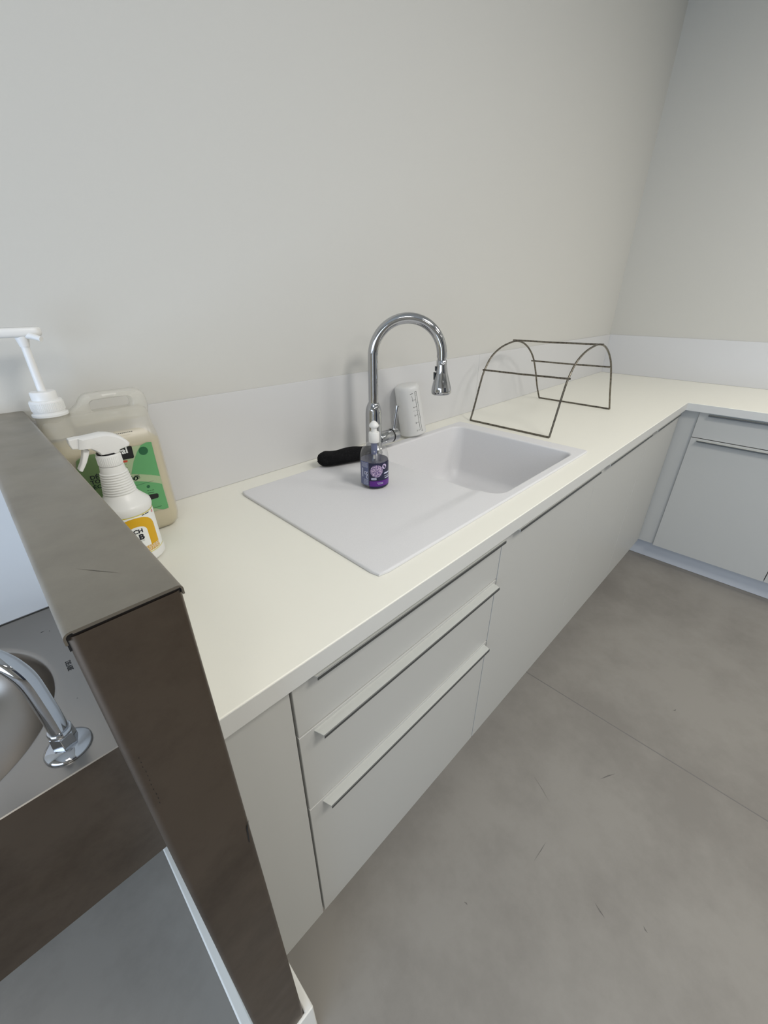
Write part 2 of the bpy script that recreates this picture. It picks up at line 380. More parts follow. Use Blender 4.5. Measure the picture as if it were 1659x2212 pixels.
# return run
YR0, YR1 = -.703, -1.190
obj('filler_panel', box(RD+.014, RD+.033, YR0-.0005, -DF+TD, ZB, ztop), M['front'], c4, bevel=.001)
def return_unit(y0, y1, label):
    c = thing('base_cabinet', label, 'cabinet', ((RD+L)/2, (y0+y1)/2, ZB))
    obj('carcass', box(RD+TD+.002, L-.03, y1+.001, y0-.001, ZB-.002, ztop-.012), M['carc'], c)
    dr = obj('drawer', box(RD, RD+TD, y1+.002, y0-.001, .7385, ztop), M['front'], c, bevel=.001)
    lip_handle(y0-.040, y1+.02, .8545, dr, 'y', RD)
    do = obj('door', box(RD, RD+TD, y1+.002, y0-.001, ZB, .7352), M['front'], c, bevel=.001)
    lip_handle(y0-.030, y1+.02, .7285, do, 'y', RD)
return_unit(YR0, YR1, 'white cabinet with shallow drawer over a door on the short right-hand run')
return_unit(YR1, -1.79, 'white cabinet cut off at the right edge, nearest end of the short run')
p = obj('plinth', box(HX1+.021, RD+.05, -.575, -.560, .001, ZB-.003), M['plinth']); tag(p, 'recessed kickboard under the long run of cabinets', 'plinth')
p = obj('plinth', box(RD+.05, RD+.065, -1.90, -.5755, .001, ZB-.003), M['plinth'], bevel=.001); tag(p, 'bluish white kickboard under the short right-hand run', 'plinth')

# ------------------------------------------------------------------ sink
SX0, SX1, SY0, SY1 = .223, 1.1761, -.5854, -.0809
SZ = .9065
def ss(a, b, x): t = max(0, min(1, (x-a)/(b-a))); return t*t*(3-2*t)
def deckz(x, y):
    z = SZ
    if x < BX0+.03:
        m_ = ss(.245, .30, x)*ss(-.520, -.482, y)*(1-ss(-.20, -.12, y))
        z -= m_*(.0008+.0056*max(0, min(1, (x-.28)/(BX0-.28))))
    return z
rim_out = rrect(SX0, SX1, SY0, SY1, .010, 6)
def resample(pl, n):
    pts = [Vector(p) for p in pl]; pts.append(pts[0]); d = [0]
    for a, b in zip(pts, pts[1:]): d.append(d[-1]+(b-a).length)
    out = []; k = 0
    for i in range(n):
        s_ = d[-1]*i/n
        while d[k+1] < s_: k += 1
        t = (s_-d[k])/max(1e-9, d[k+1]-d[k]); out.append(pts[k].lerp(pts[k+1], t))
    return out
NB = 320
def bowl_loop(inset, r): return [Vector(p) for p in resample(rrect(BX0+inset, BX1-inset, BY0+inset, BY1-inset, [max(r[0]-inset*.6,.01), max(r[1]-inset*.6,.01), max(r[2]-inset*.6,.01), max(r[3]-inset*.6,.01)], 10), NB)]
rads = [.035, .045, .060, .050]
BL = bowl_loop(0, rads); cen = Vector(((BX0+BX1)/2, (BY0+BY1)/2))
def ray_rect(p):
    d = (p-cen); t = min(((SX1 if d.x > 0 else SX0)-cen.x)/d.x if abs(d.x) > 1e-9 else 1e9, ((SY1 if d.y > 0 else SY0)-cen.y)/d.y if abs(d.y) > 1e-9 else 1e9)
    return cen+d*t
OUT = [ray_rect(p) for p in BL]
for cx_, cy__ in ((SX0, SY0), (SX0, SY1), (SX1, SY0), (SX1, SY1)):      # snap a vertex to every corner
    k = min(range(NB), key=lambda i: (OUT[i]-Vector((cx_, cy__))).length); OUT[k] = Vector((cx_+(.004 if cx_ == SX0 else -.004), cy__+(.004 if cy__ == SY0 else -.004)))
sb = bmesh.new(); loops = []
def Lp(pts, zf): loops.append([(p.x, p.y, zf(p)) for p in pts])
Lp(OUT, lambda p: ZT+.0005)
Lp(OUT, lambda p: SZ-.0022)
def inx(p, e): return Vector((min(max(p.x, SX0+e), SX1-e), min(max(p.y, SY0+e), SY1-e)))
Lp([inx(p, .0012) for p in OUT], lambda p: SZ-.0006)
Lp([inx(p, .0028) for p in OUT], lambda p: SZ)
K = 70
for k in range(1, K):
    t = k/K; Lp([inx(o, .0028).lerp(b_, t) for o, b_ in zip(OUT, BL)], lambda p: deckz(p.x, p.y))
for a in (0, 30, 60, 90):
    e = .006*math.sin(math.radians(a)); dz = .006*(1-math.cos(math.radians(a)))
    Lp(bowl_loop(e, rads), lambda p: deckz(p.x, p.y)-dz)
fl_z, wall_in = .715, .022
Lp(bowl_loop(.006+wall_in*.5, rads), lambda p: .81)
for a in range(0, 91, 15):
    e = .006+wall_in+.038*(1-math.cos(math.radians(a))); z = fl_z+.042-.042*math.sin(math.radians(a))
    Lp(bowl_loop(e, rads), lambda p: z)
c0 = Vector(((BX0+BX1)/2, (BY0+BY1)/2)); last = bowl_loop(.006+wall_in+.038, rads)
for t, dz in ((.3, .001), (.6, .003), (.80, .004)):
    Lp([p.lerp(c0, t) for p in last], lambda p: fl_z-dz)
loft(loops, sb, cap0=False, cap1=True)
sk = thing('sink', 'pale grey composite sink with flat drainer on its left side', 'sink', ((SX0+SX1)/2, (SY0+SY1)/2, ZT))
obj('basin', sb, M['sink'], sk, smooth=True, angle=50)
obj('drain', lathe([(.0435, fl_z-.004), (.0435, fl_z-.0015), (.040, fl_z-.0005), (.034, fl_z-.002), (.010, fl_z-.003)], c0.x, c0.y), M['chrome'], sk, smooth=True)

# ------------------------------------------------------------------ kitchen tap
FXc, FYc = .666, -.1125; DV = Vector((.7071, -.7071, 0))
FZ = SZ+.0008
t = thing('kitchen_tap', 'tall chrome gooseneck tap with pull-down spray head at the sink', 'tap', (FXc, FYc, FZ))
obj('body', lathe([(.0275, FZ), (.0275, FZ+.004), (.0245, FZ+.006), (.0245, 1.034), (.0235, 1.045), (.0210, 1.055), (.0175, 1.063), (.0154, 1.067), (.012, 1.068)], FXc, FYc, 56), M['chrome'], t, smooth=True, angle=60)
base = Vector((FXc, FYc, 0)); RA = .0985; zs = 1.1975
path = [base+Vector((0,0,1.062)), base+Vector((0,0,1.10)), base+Vector((0,0,1.15))]
for i in range(0, 35):
    a = PI - math.radians(i*5.35); path.append(base+DV*(RA+RA*math.cos(a))+Vector((0,0,zs+RA*math.sin(a))))
obj('spout', tube(path, .0145, 28), M['chrome'], t, smooth=True, angle=60)
end = path[-1]; dirn = (path[-1]-path[-2]).normalized()
# spray head: turned about its own axis
def axisM(o_, d):
    z = -d.normalized(); x = Vector((0,1,0)).cross(z).normalized(); y = z.cross(x)
    m4 = Matrix((x, y, z)).transposed().to_4x4(); m4.translation = o_; return m4
hd = (DV*.045+Vector((0,0,-1))).normalized()
prof = [(.0128, 0.004), (.0128, -.003), (.0146, -.004), (.0150, -.018), (.0180, -.040), (.0232, -.060), (.0275, -.076), (.0292, -.086), (.0290, -.0945), (.0262, -.0985), (.020, -.0990)]
h = obj('spray_head', lathe(prof, 0, 0, 48, M4=axisM(end+hd*.004, hd)), M['chrome'], t, smooth=True, angle=60)
mh = axisM(end+hd*.004, hd)
side = -DV
def btn(z0, z1, r_in, zz):
    bm = bmesh.new(); n = mh.inverted().to_3x3() @ side; n.z = 0; n.normalize(); w = Vector((-n.y, n.x, 0))
    A = [n*r_in - w*.006, n*r_in + w*.006, n*(r_in+.0045) + w*.005, n*(r_in+.0045) - w*.005]
    lo = [mh @ (p+Vector((0,0,z0))) for p in A]; hi = [mh @ (p+Vector((0,0,z1))) for p in A]
    loft([lo, hi], bm); return bm
obj('button', btn(-.020, -.032, .0145, 0), M['black'], t, bevel=.001)
obj('button', btn(-.036, -.057, .0185, 0), M['black'], t, bevel=.001)
# side lever
hz_ = .948; hb = Matrix.Translation((FXc, FYc, hz_)) @ Matrix.Rotation(PI/2, 4, 'Y')
obj('cartridge', lathe([(.0205, .018), (.0215, .020), (.0215, .073), (.0205, .0745)], 0, 0, 48, M4=hb), M['chrome'], t, smooth=True, angle=50)
obj('seal_ring', lathe([(.0195, .0740), (.0218, .0742), (.0218, .0775), (.0195, .078)], 0, 0, 48, M4=hb), M['black'], t)
hk = obj('handle', lathe([(.0205, .0775), (.0218, .0785), (.0218, .096), (.0205, .101), (.015, .1035)], 0, 0, 48, M4=hb), M['chrome'], t, smooth=True, angle=50)
lv0 = Vector((FXc+.089, FYc, hz_+.018)); 
obj('lever', tube([lv0, lv0+Vector((.006,.0,.030)), lv0+Vector((.016,0,.074))], .0060, 16), M['chrome'], hk, smooth=True, angle=50)

# ------------------------------------------------------------------ wire drying rack
rk = thing('wire_rack', 'dark wire arch-shaped dish rack standing right of the sink', 'rack', (1.53, -.26, ZT))
def arch(y, dz, dzb=0):
    pr = [(1.232,.9032),(1.2535,.968),(1.279,1.052),(1.298,1.095),(1.338,1.142),(1.398,1.171),(1.466,1.1855),(1.524,1.1895),(1.587,1.179),(1.650,1.150),(1.705,1.106),(1.749,1.044),(1.793,.968),(1.8365,.9032)]
    return smoothpath([(x, y, z+(dz if z > .95 else 0)) for x, z in pr], 6)
for y, dz in ((-.093, -.005), (-.428, .004)):
    yy = y
    bm = tube(arch(y, dz), .0036, 12); obj('arch_wire', bm, M['wire'], rk, smooth=True)
for x, xb in ((1.2225, 1.2425), (1.8365, 1.8365)):
    obj('foot_wire', tube([(x+.0095 if x < 1.5 else x, -.093, .9032), (x+.0095 if x < 1.5 else x, -.2, .9032), (x+.0095 if x < 1.5 else x, -.428, .9032)], .0036, 12), M['wire'], rk, smooth=True)
for (x, z, y0, y1) in ((1.2965, 1.0965, -.087, -.436), (1.5200, 1.1925, -.080, -.445), (1.7120, 1.0935, -.082, -.430)):
    obj('cross_wire', tube([(x, y0, z-.0045), (x, -.25, z-.003), (x, y1, z+.0015)], .0034, 12), M['wire'], rk, smooth=True)

# ------------------------------------------------------------------ black cloth pad
ctr = smoothpath([(.478,-.068,.926), (.505,-.094,.927), (.540,-.110,.929), (.585,-.124,.930), (.622,-.143,.927), (.640,-.157,.925)], 8)
bm = bmesh.new(); rings = []; n = 26
for i, p in enumerate(ctr):
    t_ = i/(len(ctr)-1); tan = (ctr[min(i+1,len(ctr)-1)]-ctr[max(i-1,0)]).normalized(); sd = Vector((tan.y, -tan.x, 0)).normalized()
    e = min(1, (max(.0, min(t_, 1-t_))*9)**.5) if 0 < t_ < 1 else .12
    w = .0285*e*(1+.05*math.sin(t_*9)); hh = .0195*(e*.9+.1)*(1+.06*math.sin(t_*14+1))
    ring = []
    for k in range(n):
        a = 2*PI*k/n; c_, s_ = math.cos(a), math.sin(a)
        cc = math.copysign(abs(c_)**.85, c_); sc = math.copysign(abs(s_)**.9, s_)
        lump = 1+.03*math.sin(5*a+t_*20)
        ring.append(bm.verts.new(p+sd*w*cc*lump+Vector((0,0,hh*sc*lump))))
    rings.append(ring)
for a, b in zip(rings, rings[1:]):
    for i in range(n): bm.faces.new([a[i], a[(i+1)%n], b[(i+1)%n], b[i]])
bm.faces.new(rings[0][::-1]); bm.faces.new(rings[-1])
zmin = min(v.co.z for v in bm.verts)
for v in bm.verts:
    v.co.z = max(v.co.z, zmin+.002); v.co.z += SZ+.0008-(zmin+.002)
pad = thing('scrubbing_pad', 'black fabric scrubbing pad lying behind the blue soap bottle', 'scrubbing pad', (.56, -.11, SZ))
obj('cushion', bm, M['fabric'], pad, smooth=True, angle=80)
sm = [Vector(p) for p in ctr[1:-1]]; seam = []
for i, p in enumerate(sm):
    tan = (sm[min(i+1,len(sm)-1)]-sm[max(i-1,0)]).normalized(); sd = Vector((tan.y, -tan.x, 0)).normalized()
    if sd.y > 0: sd = -sd
    t_ = (i+1)/(len(ctr)-1); e = min(1, (max(.0, min(t_, 1-t_))*9)**.5)
    seam.append(Vector((p.x+sd.x*.0272*e, p.y+sd.y*.0272*e, SZ+.0155)))
obj('seam', tube(seam, .0016, 8), M['fabric'], pad, smooth=True)

# ------------------------------------------------------------------ measuring beaker, upside down, leaning on the upstand
bk = thing('measuring_beaker', 'milky plastic measuring beaker upside down leaning on the wall behind the tap lever', 'measuring cup', (.908, -.0665, ZT))
tilt = Matrix.Translation((.908, -.0665, SZ)) @ Matrix.Rotation(math.radians(-8.5), 4, 'Y') @ Matrix.Rotation(math.radians(-6.0), 4, 'X')
Hb = .170
out = [(.0455, 0.0), (.0470, .001), (.0470, .004), (.0458, .007), (.0422, Hb-.016), (.0412, Hb-.008), (.0385, Hb-.003), (.034, Hb), (.010, Hb)]
bb_ = lathe(out, 0, 0, 48); zz = min((tilt@v.co).z for v in bb_.verts); tilt = Matrix.Translation((0,0,ZT+.0012-zz+.0055)) @ tilt
zz = min((tilt@v.co).z for v in bb_.verts)
bmesh.ops.transform(bb_, matrix=tilt, verts=bb_.verts)
obj('cup', bb_, M['milky'], bk, smooth=True, angle=60)
# printed scale, drawn flat then wrapped round the tapering wall
def scale_draw():
    d = []
    def bar(x0, y0, x1, y1, w=.0011):
        dx, dy = x1-x0, y1-y0; l = math.hypot(dx, dy); nx, ny = -dy/l*w/2, dx/l*w/2
        d.append(poly([(x0+nx,y0+ny), (x0-nx,y0-ny), (x1-nx,y1-ny), (x1+nx,y1+ny)]))
    bar(0, .018, 0, .150); bar(.0075, .014, .0075, .150); bar(0, .150, .0075, .150, .001); bar(0, .018, -.008, .018)
    for z in (.046, .072, .1, .124): bar(0, z, -.008 if z != .1 else -.008, z)
    bar(0, .088, -.016, .088, .0006); bar(.0075, .060, .013, .060, .0005); bar(.0075, .112, .013, .112, .0005)
    bar(-.013, .139, -.011, .126, .0008); bar(-.018, .145, -.008, .147, .0018)
    for z, s_ in ((.018, '1'), (.046, '2'), (.072, '3'), (.1, '4'), (.124, '5')): d.append(shift(textbm(s_, .0075, .0002), -.0135, z-.0028))
    for z in (.145, .138): d.append(poly(circ(.00375, z, .0010, 10)))
    d.append(poly(circ(.00375, .060, .0007, 8))); d.append(poly(circ(.00375, .085, .0009, 8))); d.append(poly(circ(.00375, .112, .0007, 8)))
    bar(.005, .0125, .0125, .0125, .0016)
    return join(d)
sd_ = scale_draw()
for v in sd_.verts:
    z = v.co.y; Rr = .0458+(.0422-.0458)*max(0, (z-.007))/(Hb-.023)+.0006
    a = v.co.x/Rr + math.radians(-102); v.co = tilt @ Vector((Rr*math.cos(a), Rr*math.sin(a), z))
obj('scale_print', sd_, M['greyink'], bk)

# ------------------------------------------------------------------ washing-up liquid bottle
QX, QY, QZ = .504, -.2825, deckz(.504, -.2825)+.0008
so = thing('soap_bottle', 'clear pump bottle half full of dark blue soap on the drainer', 'bottle', (QX, QY, QZ))
RB = .0368
prof = [(.022, QZ), (.0310, QZ+.0012), (.0352, QZ+.006), (RB, QZ+.014), (RB+.0004, QZ+.050), (RB+.0004, QZ+.074), (.0362, QZ+.085), (.0330, QZ+.097), (.0265, QZ+.108), (.0180, QZ+.1155), (.0125, QZ+.118), (.0105, QZ+.1195)]
obj('flask', lathe(prof, QX, QY, 64), M['clear'], so, smooth=True, angle=80)
obj('liquid', lathe([(.020, QZ+.0015), (.0300, QZ+.0028), (.0342, QZ+.007), (RB-.0012, QZ+.015), (RB-.0008, QZ+.0715), (RB-.0012, QZ+.072), (.010, QZ+.0715)], QX, QY, 64), M['indigo_liquid'], so, smooth=True, angle=50)
obj('collar', lathe([(.0128, QZ+.1165), (.0135, QZ+.1175), (.0135, QZ+.1405), (.0125, QZ+.1425), (.008, QZ+.1428)], QX, QY, 48), M['white'], so, smooth=True, angle=50)
obj('pump_tube', lathe([(.0078, QZ+.085), (.0078, QZ+.1165)], QX, QY, 24), M['back_label'], so, smooth=True, angle=50)
obj('dip_tube', tube([(QX, QY, QZ+.012), (QX, QY, QZ+.086)], .0030, 12), M['milky'], so, smooth=True)
ph = lathe([(.0070, QZ+.1425), (.0070, QZ+.155), (.0112, QZ+.1555), (.0124, QZ+.158), (.0120, QZ+.161), (.0090, QZ+.1655), (.0048, QZ+.1695), (.0015, QZ+.1708)], QX, QY, 40)
po = obj('pump_head', ph, M['white'], so, smooth=True, angle=60)
obj('nozzle', tube([(QX+.004, QY+.004, QZ+.1575), (QX+.011, QY+.011, QZ+.157), (QX+.0155, QY+.0155, QZ+.155)], [.0045, .0040, .0034], 16), M['white'], po, smooth=True)
A = math.radians
def sdecal(name, bm, m, lift=.0006): return obj(name, wrap(bm, QX, QY, RB+.0004, lift), m, so)
u = lambda deg: (RB+.0004)*A(deg+90)
sdecal('front_label', poly([(u(-154), QZ+.004), (u(-45), QZ+.004), (u(-45), QZ+.071), (u(-154), QZ+.071)]), M['indigo'], .0002)
sdecal('back_label', poly([(u(-203), QZ+.010), (u(-157), QZ+.010), (u(-157), QZ+.074), (u(-203), QZ+.074)]), M['back_label'], .0002)
sdecal('purple_band', poly([(u(-154), QZ+.0085), (u(-45), QZ+.0085), (u(-45), QZ+.0235), (u(-154), QZ+.0235)]), M['purple'])
sdecal('flower_print', poly(circ(u(-125), QZ+.0505, .0165, 40)), M['lav'])
sdecal('label_badge', poly(circ(u(-92), QZ+.061, .0066, 30)), M['lilac'], .0008)
fine = []
random.seed(7)
for k, z in enumerate((.040, .0335, .029, .0245+.003)): fine.append(poly([(u(-95)+k*.001, QZ+z), (u(-62), QZ+z), (u(-62), QZ+z+(.004 if k == 0 else .0014)), (u(-95)+.003+k*.001, QZ+z+(.004 if k == 0 else .0014))]))
fine.append(poly([(u(-146), QZ+.027), (u(-126), QZ+.027), (u(-126), QZ+.0325), (u(-146), QZ+.0325)]))
fine.append(poly([(u(-123), QZ+.0175), (u(-98), QZ+.0175), (u(-98), QZ+.0187), (u(-123), QZ+.0187)])); fine.append(poly([(u(-120), QZ+.0145), (u(-98), QZ+.0145), (u(-98), QZ+.0154), (u(-120), QZ+.0154)]))
for (a0, z0) in ((-176, .040), (-167, .040), (-167, .030)):
    fine.append(poly([(u(a0), QZ+z0), (u(a0+7.5), QZ+z0), (u(a0+7.5), QZ+z0+.0085), (u(a0), QZ+z0+.0085)]))
fine.append(poly([(u(-188), QZ+.032), (u(-183), QZ+.032), (u(-183), QZ+.056), (u(-188), QZ+.056)]))
for k in range(7): fine.append(poly([(u(-181+random.random()*4), QZ+.0265-k*.0022), (u(-158-random.random()*3), QZ+.0265-k*.0022), (u(-158), QZ+.0272-k*.0022), (u(-181), QZ+.0272-k*.0022)]))
for k in range(6): fine.append(poly([(u(-190), QZ+.060+k*.0022), (u(-160-random.random()*4), QZ+.060+k*.0022), (u(-160), QZ+.0607+k*.0022), (u(-190), QZ+.0607+k*.0022)]))
sdecal('label_print', join(fine), M['fine_white'], .0009)
dk = [poly(circ(u(-94), QZ+.0625, .0022, 14)), poly(circ(u(-90), QZ+.0588, .0026, 14)), poly([(u(-144), QZ+.0292), (u(-128), QZ+.0292), (u(-128), QZ+.0303), (u(-144), QZ+.0303)])]
for (a0, z0) in ((-176, .040), (-167, .040), (-167, .030)): dk.append(poly([(u(a0+3.5), QZ+z0+.002), (u(a0+6.5), QZ+z0+.002), (u(a0+6.5), QZ+z0+.0065), (u(a0+3.5), QZ+z0+.0065)]))
for l_ in dk: sdecal('dark_print', l_, M['indigo'], .0012)

# ------------------------------------------------------------------ five-litre canister with dosing pump
jx0, jx1, jy0, jy1 = -.1185, .0585, -.135, -.014
jz = ZT+.0008
jc = thing('canister', 'cloudy plastic canister of yellowish detergent with green label against the back wall', 'canister', ((jx0+jx1)/2, (jy0+jy1)/2, jz))
def jl(x0, x1, y0, y1, z, r): return [(x, y, z) for x, y in rrect(x0, x1, y0, y1, r, 7)]
secs = [(jx0+.022, jx1-.022, jy0+.020, jy1-.020, jz, .012), (jx0+.010, jx1-.010, jy0+.008, jy1-.008, jz+.003, .018), (jx0+.003, jx1-.003, jy0+.002, jy1-.002, jz+.012, .020), (jx0, jx1, jy0, jy1, jz+.028, .020),
        (jx0, jx1, jy0, jy1, jz+.190, .020), (jx0+.001, jx1-.001, jy0+.003, jy1-.003, jz+.203, .020), (jx0+.003, jx1-.002, jy0+.014, jy1-.014, jz+.222, .020), (jx0+.004, jx1-.001, jy0+.028, jy1-.028, jz+.240, .018), (jx0+.006, jx1-.002, jy0+.038, jy1-.038, jz+.250, .014), (jx0+.016, jx1-.010, jy0+.046, jy1-.046, jz+.254, .010)]
body = loft([jl(*s_) for s_ in secs])
obj('shell', body, M['hdpe'], jc, smooth=True, angle=70)
k = .0022
liq = [(a+k, b-k, c+k, d-k, z+(k if i == 0 else 0), r-k*.8) for i, (a, b, c, d, z, r) in enumerate(secs[:5])]
liq.append((jx0+k, jx1-k, jy0+k, jy1-k, jz+.1945, .018))
obj('liquid', loft([jl(*s_) for s_ in liq]), M['tan_liquid'], jc, smooth=True, angle=50)
# handle with its grip hole (ring of quads between outer and inner outlines)
def ringprism(outer, inner, y0, y1):
    n = 120; ci = Vector((sum(p[0] for p in inner)/len(inner), sum(p[1] for p in inner)/len(inner)))
    def hit(poly_, d):
        best = None
        for k in range(len(poly_)):
            a, b = Vector(poly_[k])-ci, Vector(poly_[(k+1) % len(poly_)])-ci; e = b-a; den = d.x*e.y-d.y*e.x
            if abs(den) < 1e-12: continue
            t_ = (a.x*e.y-a.y*e.x)/den; u_ = (a.x*d.y-a.y*d.x)/den
            if t_ > 0 and -1e-6 <= u_ <= 1+1e-6 and (best is None or t_ > best): best = t_
        return ci+d*best
    ds = []
    for i in range(n):
        a = 2*PI*i/n; ds.append(Vector((math.cos(a), .45*math.sin(a))).normalized())
    bm = bmesh.new(); v = {}
    for kk, (P, y, g_) in {'of': (outer, y0+.004, 0), 'of2': (outer, y0, .004), 'if2': (inner, y0, -.0035), 'if': (inner, y0+.004, 0), 'ib': (inner, y1-.004, 0), 'ib2': (inner, y1, -.0035), 'ob2': (outer, y1, .004), 'ob': (outer, y1-.004, 0)}.items():
        row = []
        for d in ds:
            p = hit(P, d); p = p-(p-ci).normalized()*g_; row.append(bm.verts.new((p.x, y, p.y)))
        v[kk] = row
    ks = list(v)
    for a, b in zip(ks, ks[1:]+ks[:1]):
        for i in range(n):
            k2 = (i+1) % n; bm.faces.new([v[a][i], v[a][k2], v[b][k2], v[b][i]])
    return bm
hout = [(-.070,1.140),(-.068,1.158),(-.060,1.164),(-.052,1.170),(-.045,1.180),(-.038,1.1855),(-.030,1.187),(.046,1.187),(.054,1.1845),(.060,1.177),(.0625,1.165),(.0625,1.150),(.060,1.140),(.058,1.132),(-.066,1.132)]
hin = [(x, z) for x, z in rrect(-.0345, .036, 1.1525, 1.1755, .0105, 6)]
ho = obj('handle', ringprism(hout, hin, -.089, -.061), M['hdpe'], jc, smooth=True, angle=50)
NXc, NYc = -.0940, -.075
obj('neck', lathe([(.0245, 1.120), (.0240, 1.163)], NXc, NYc, 40), M['hdpe'], jc, smooth=True, angle=60)
cp = obj('pump_cap', lathe([(.0262, 1.1585), (.0268, 1.1592), (.0268, 1.1625), (.0250, 1.1635), (.0232, 1.1640), (.0232, 1.1665), (.0242, 1.1675), (.0242, 1.1835), (.0232, 1.1855), (.0200, 1.1860), (.0190, 1.1865), (.0190, 1.1985), (.0178, 1.2000), (.0150, 1.2005), (.006, 1.2006)], NXc, NYc, 56), M['white'], jc, smooth=True, angle=40)
rb = bmesh.new()
for i in range(56):
    a = 2*PI*i/56; c_, s_ = math.cos(a), math.sin(a)
    tube([(NXc+.0242*c_, NYc+.0242*s_, 1.1685), (NXc+.0242*c_, NYc+.0242*s_, 1.1825)], .0006, 4, rb)
obj('cap_ribs', rb, M['white'], cp)
pz = 1.2885
obj('pump_stem', tube([(NXc, NYc, 1.1995), (NXc, NYc, 1.24), (NXc, NYc, pz)], [.0062, .0060, .0058], 20), M['white'], jc, smooth=True)
hd_ = loft([[(x, y, z) for x, y in rrect(NXc-.040+i_, NXc+.029-i_, NYc-.012+i_, NYc+.012-i_, .0115-i_*.5, 6)] for z, i_ in ((1.2865, .004), (1.2885, .0012), (1.292, 0), (1.2985, 0), (1.3005, .0015), (1.3010, .003))])
hp = obj('pump_head', hd_, M['white'], jc, smooth=True, angle=50)
obj('pump_nozzle', tube([(NXc+.002, NYc, 1.2890), (NXc+.013, NYc-.012, 1.2880), (NXc+.022, NYc-.022, 1.2835)], [.0055, .0048, .0042], 16), M['white'], hp, smooth=True)
obj('pump_neck', tube([(NXc, NYc, 1.272), (NXc, NYc, 1.2885)], [.0068, .0100], 20), M['white'], hp, smooth=True)
# label (flat, on the front face)
yf = jy0-.0004
def jdecal(name, bm, m, lift=0, par=None): return obj(name, on_front(bm, yf-lift), m, par or lab)
def P2(*pts): return [(at(x*.2532, 680+y*.2532, 1, yf).x, at(x*.2532, 680+y*.2532, 1, yf).z) for x, y in pts]
lab = obj('label', on_front(poly([(-.094,.955),(-.094,1.070),(-.090,1.086),(-.078,1.0925),(.0330,1.0905),(.0368,1.087),(.0375,.956),(.030,.9495),(.010,.9495),(-.088,.9495)]), yf), M['label_sage'], jc)
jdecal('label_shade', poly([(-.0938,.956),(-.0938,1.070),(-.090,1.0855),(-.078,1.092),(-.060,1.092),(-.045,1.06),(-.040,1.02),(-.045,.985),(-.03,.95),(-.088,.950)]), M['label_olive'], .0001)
jdecal('label_hill', poly(P2((1290,1085),(1245,1088),(1200,1112),(1168,1170),(1140,1250),(1120,1360),(1200,1360),(1290,1365),(1365,1376))), M['label_green'], .0002)
jdecal('label_hill', poly(P2((1110,1425),(1170,1420),(1250,1423),(1330,1432),(1381,1442),(1440,1645),(1395,1660),(1310,1648),(1250,1560),(1120,1500))), M['label_green'], .0002)
bx = P2((900,1155),(1110,1118),(1122,1122),(1144,1212),(1136,1222),(910,1262),(880,1250),(870,1165))
jdecal('label_badge', poly(bx), M['label_black'], .0003)
jdecal('label_mark', poly(P2((960,1250),(1088,1240),(1088,1256),(960,1280))), M['label_red'], .0003)
jdecal('label_seal', poly([(p[0], p[1]) for p in circ(*P2((1222,1160))[0], .0083, 30)]), M['dark_green'], .0004)
jdecal('label_button', poly(P2((1295,1530),(1340,1522),(1352,1530),(1354,1552),(1345,1562),(1240,1590),(1230,1545))), M['label_black'], .0003)
tx = textbm('Vrai', .0165, .0005, 1.05); p0_ = P2((952,1206))[0]; jdecal('label_text', shift(tx, *p0_), M['paper_white'], .0005)
for s_, q, wd, mm in (('DÉTERGENT', (772,1410), .064, 'ink'), ('TOUT USAGE', (780,1450), .066, 'ink'), ('ÉCOLOGIQUE', (800,1492), .080, 'deep_text')):
    p = P2(q)[0]; b_ = textbm(s_, .0102, .00022)
    x1_ = max(v.co.x for v in b_.verts); bmesh.ops.scale(b_, vec=(wd/x1_, 1, 1), verts=b_.verts)
    jdecal('label_text', shift(b_, p[0], p[1]), M[mm], .0005)
det = []
p = P2((1157,1395))[0]; det.append(poly(circ(p[0], p[1], .0044, 20)))
def dbar(x0, y0, x1, y1, w=3):
    a, b = P2((x0, y0), (x1, y1)); l = math.hypot(b[0]-a[0], b[1]-a[1]); ny = (b[0]-a[0])/l*.00018*w/2; nx = -(b[1]-a[1])/l*.00018*w/2
    det.append(poly([(a[0]+nx,a[1]+ny),(a[0]-nx,a[1]-ny),(b[0]-nx,b[1]-ny),(b[0]+nx,b[1]+ny)]))
dbar(1130,1465,1310,1415,2); dbar(1310,1650,1380,1628,3)
for i, (x0, y0, x1) in enumerate(((1255,1502,1272),(1280,1498,1290),(1298,1494,1312),(1262,1522,1315),(1070,1275,1078),(1108,1385,1122),(1110,1395,1118))): dbar(x0, y0, x1, y0-(x1-x0)*.2, 5)
for l_ in det: jdecal('label_print', l_, M['deep_text'], .0005)
lf = []; p = P2((1265,1465))[0]
for a0, a1 in ((circ(p[0], p[1], .0032, 18, .0032), None),):
    lf.append(poly(a0))
jdecal('label_leaf', join(lf), M['dark_green'], .0004)
p = P2((1157,1395))[0]; jdecal('label_leaf', poly([(p[0]-.002,p[1]-.0025),(p[0]+.0005,p[1]+.0028),(p[0]+.002,p[1]+.001),(p[0]+.0015,p[1]-.0015)]), M['label_sage'], .0007)
mo = []
for kx in range(9):
    a = P2((990+kx*16, 1022-kx*3))[0]; mo.append(poly([(a[0],a[1]),(a[0]+.0022,a[1]),(a[0]+.0022,a[1]+.0014),(a[0],a[1]+.0014)]))
obj('date_stamp', on_front(join(mo), yf-.0002), M['greyink'], jc)

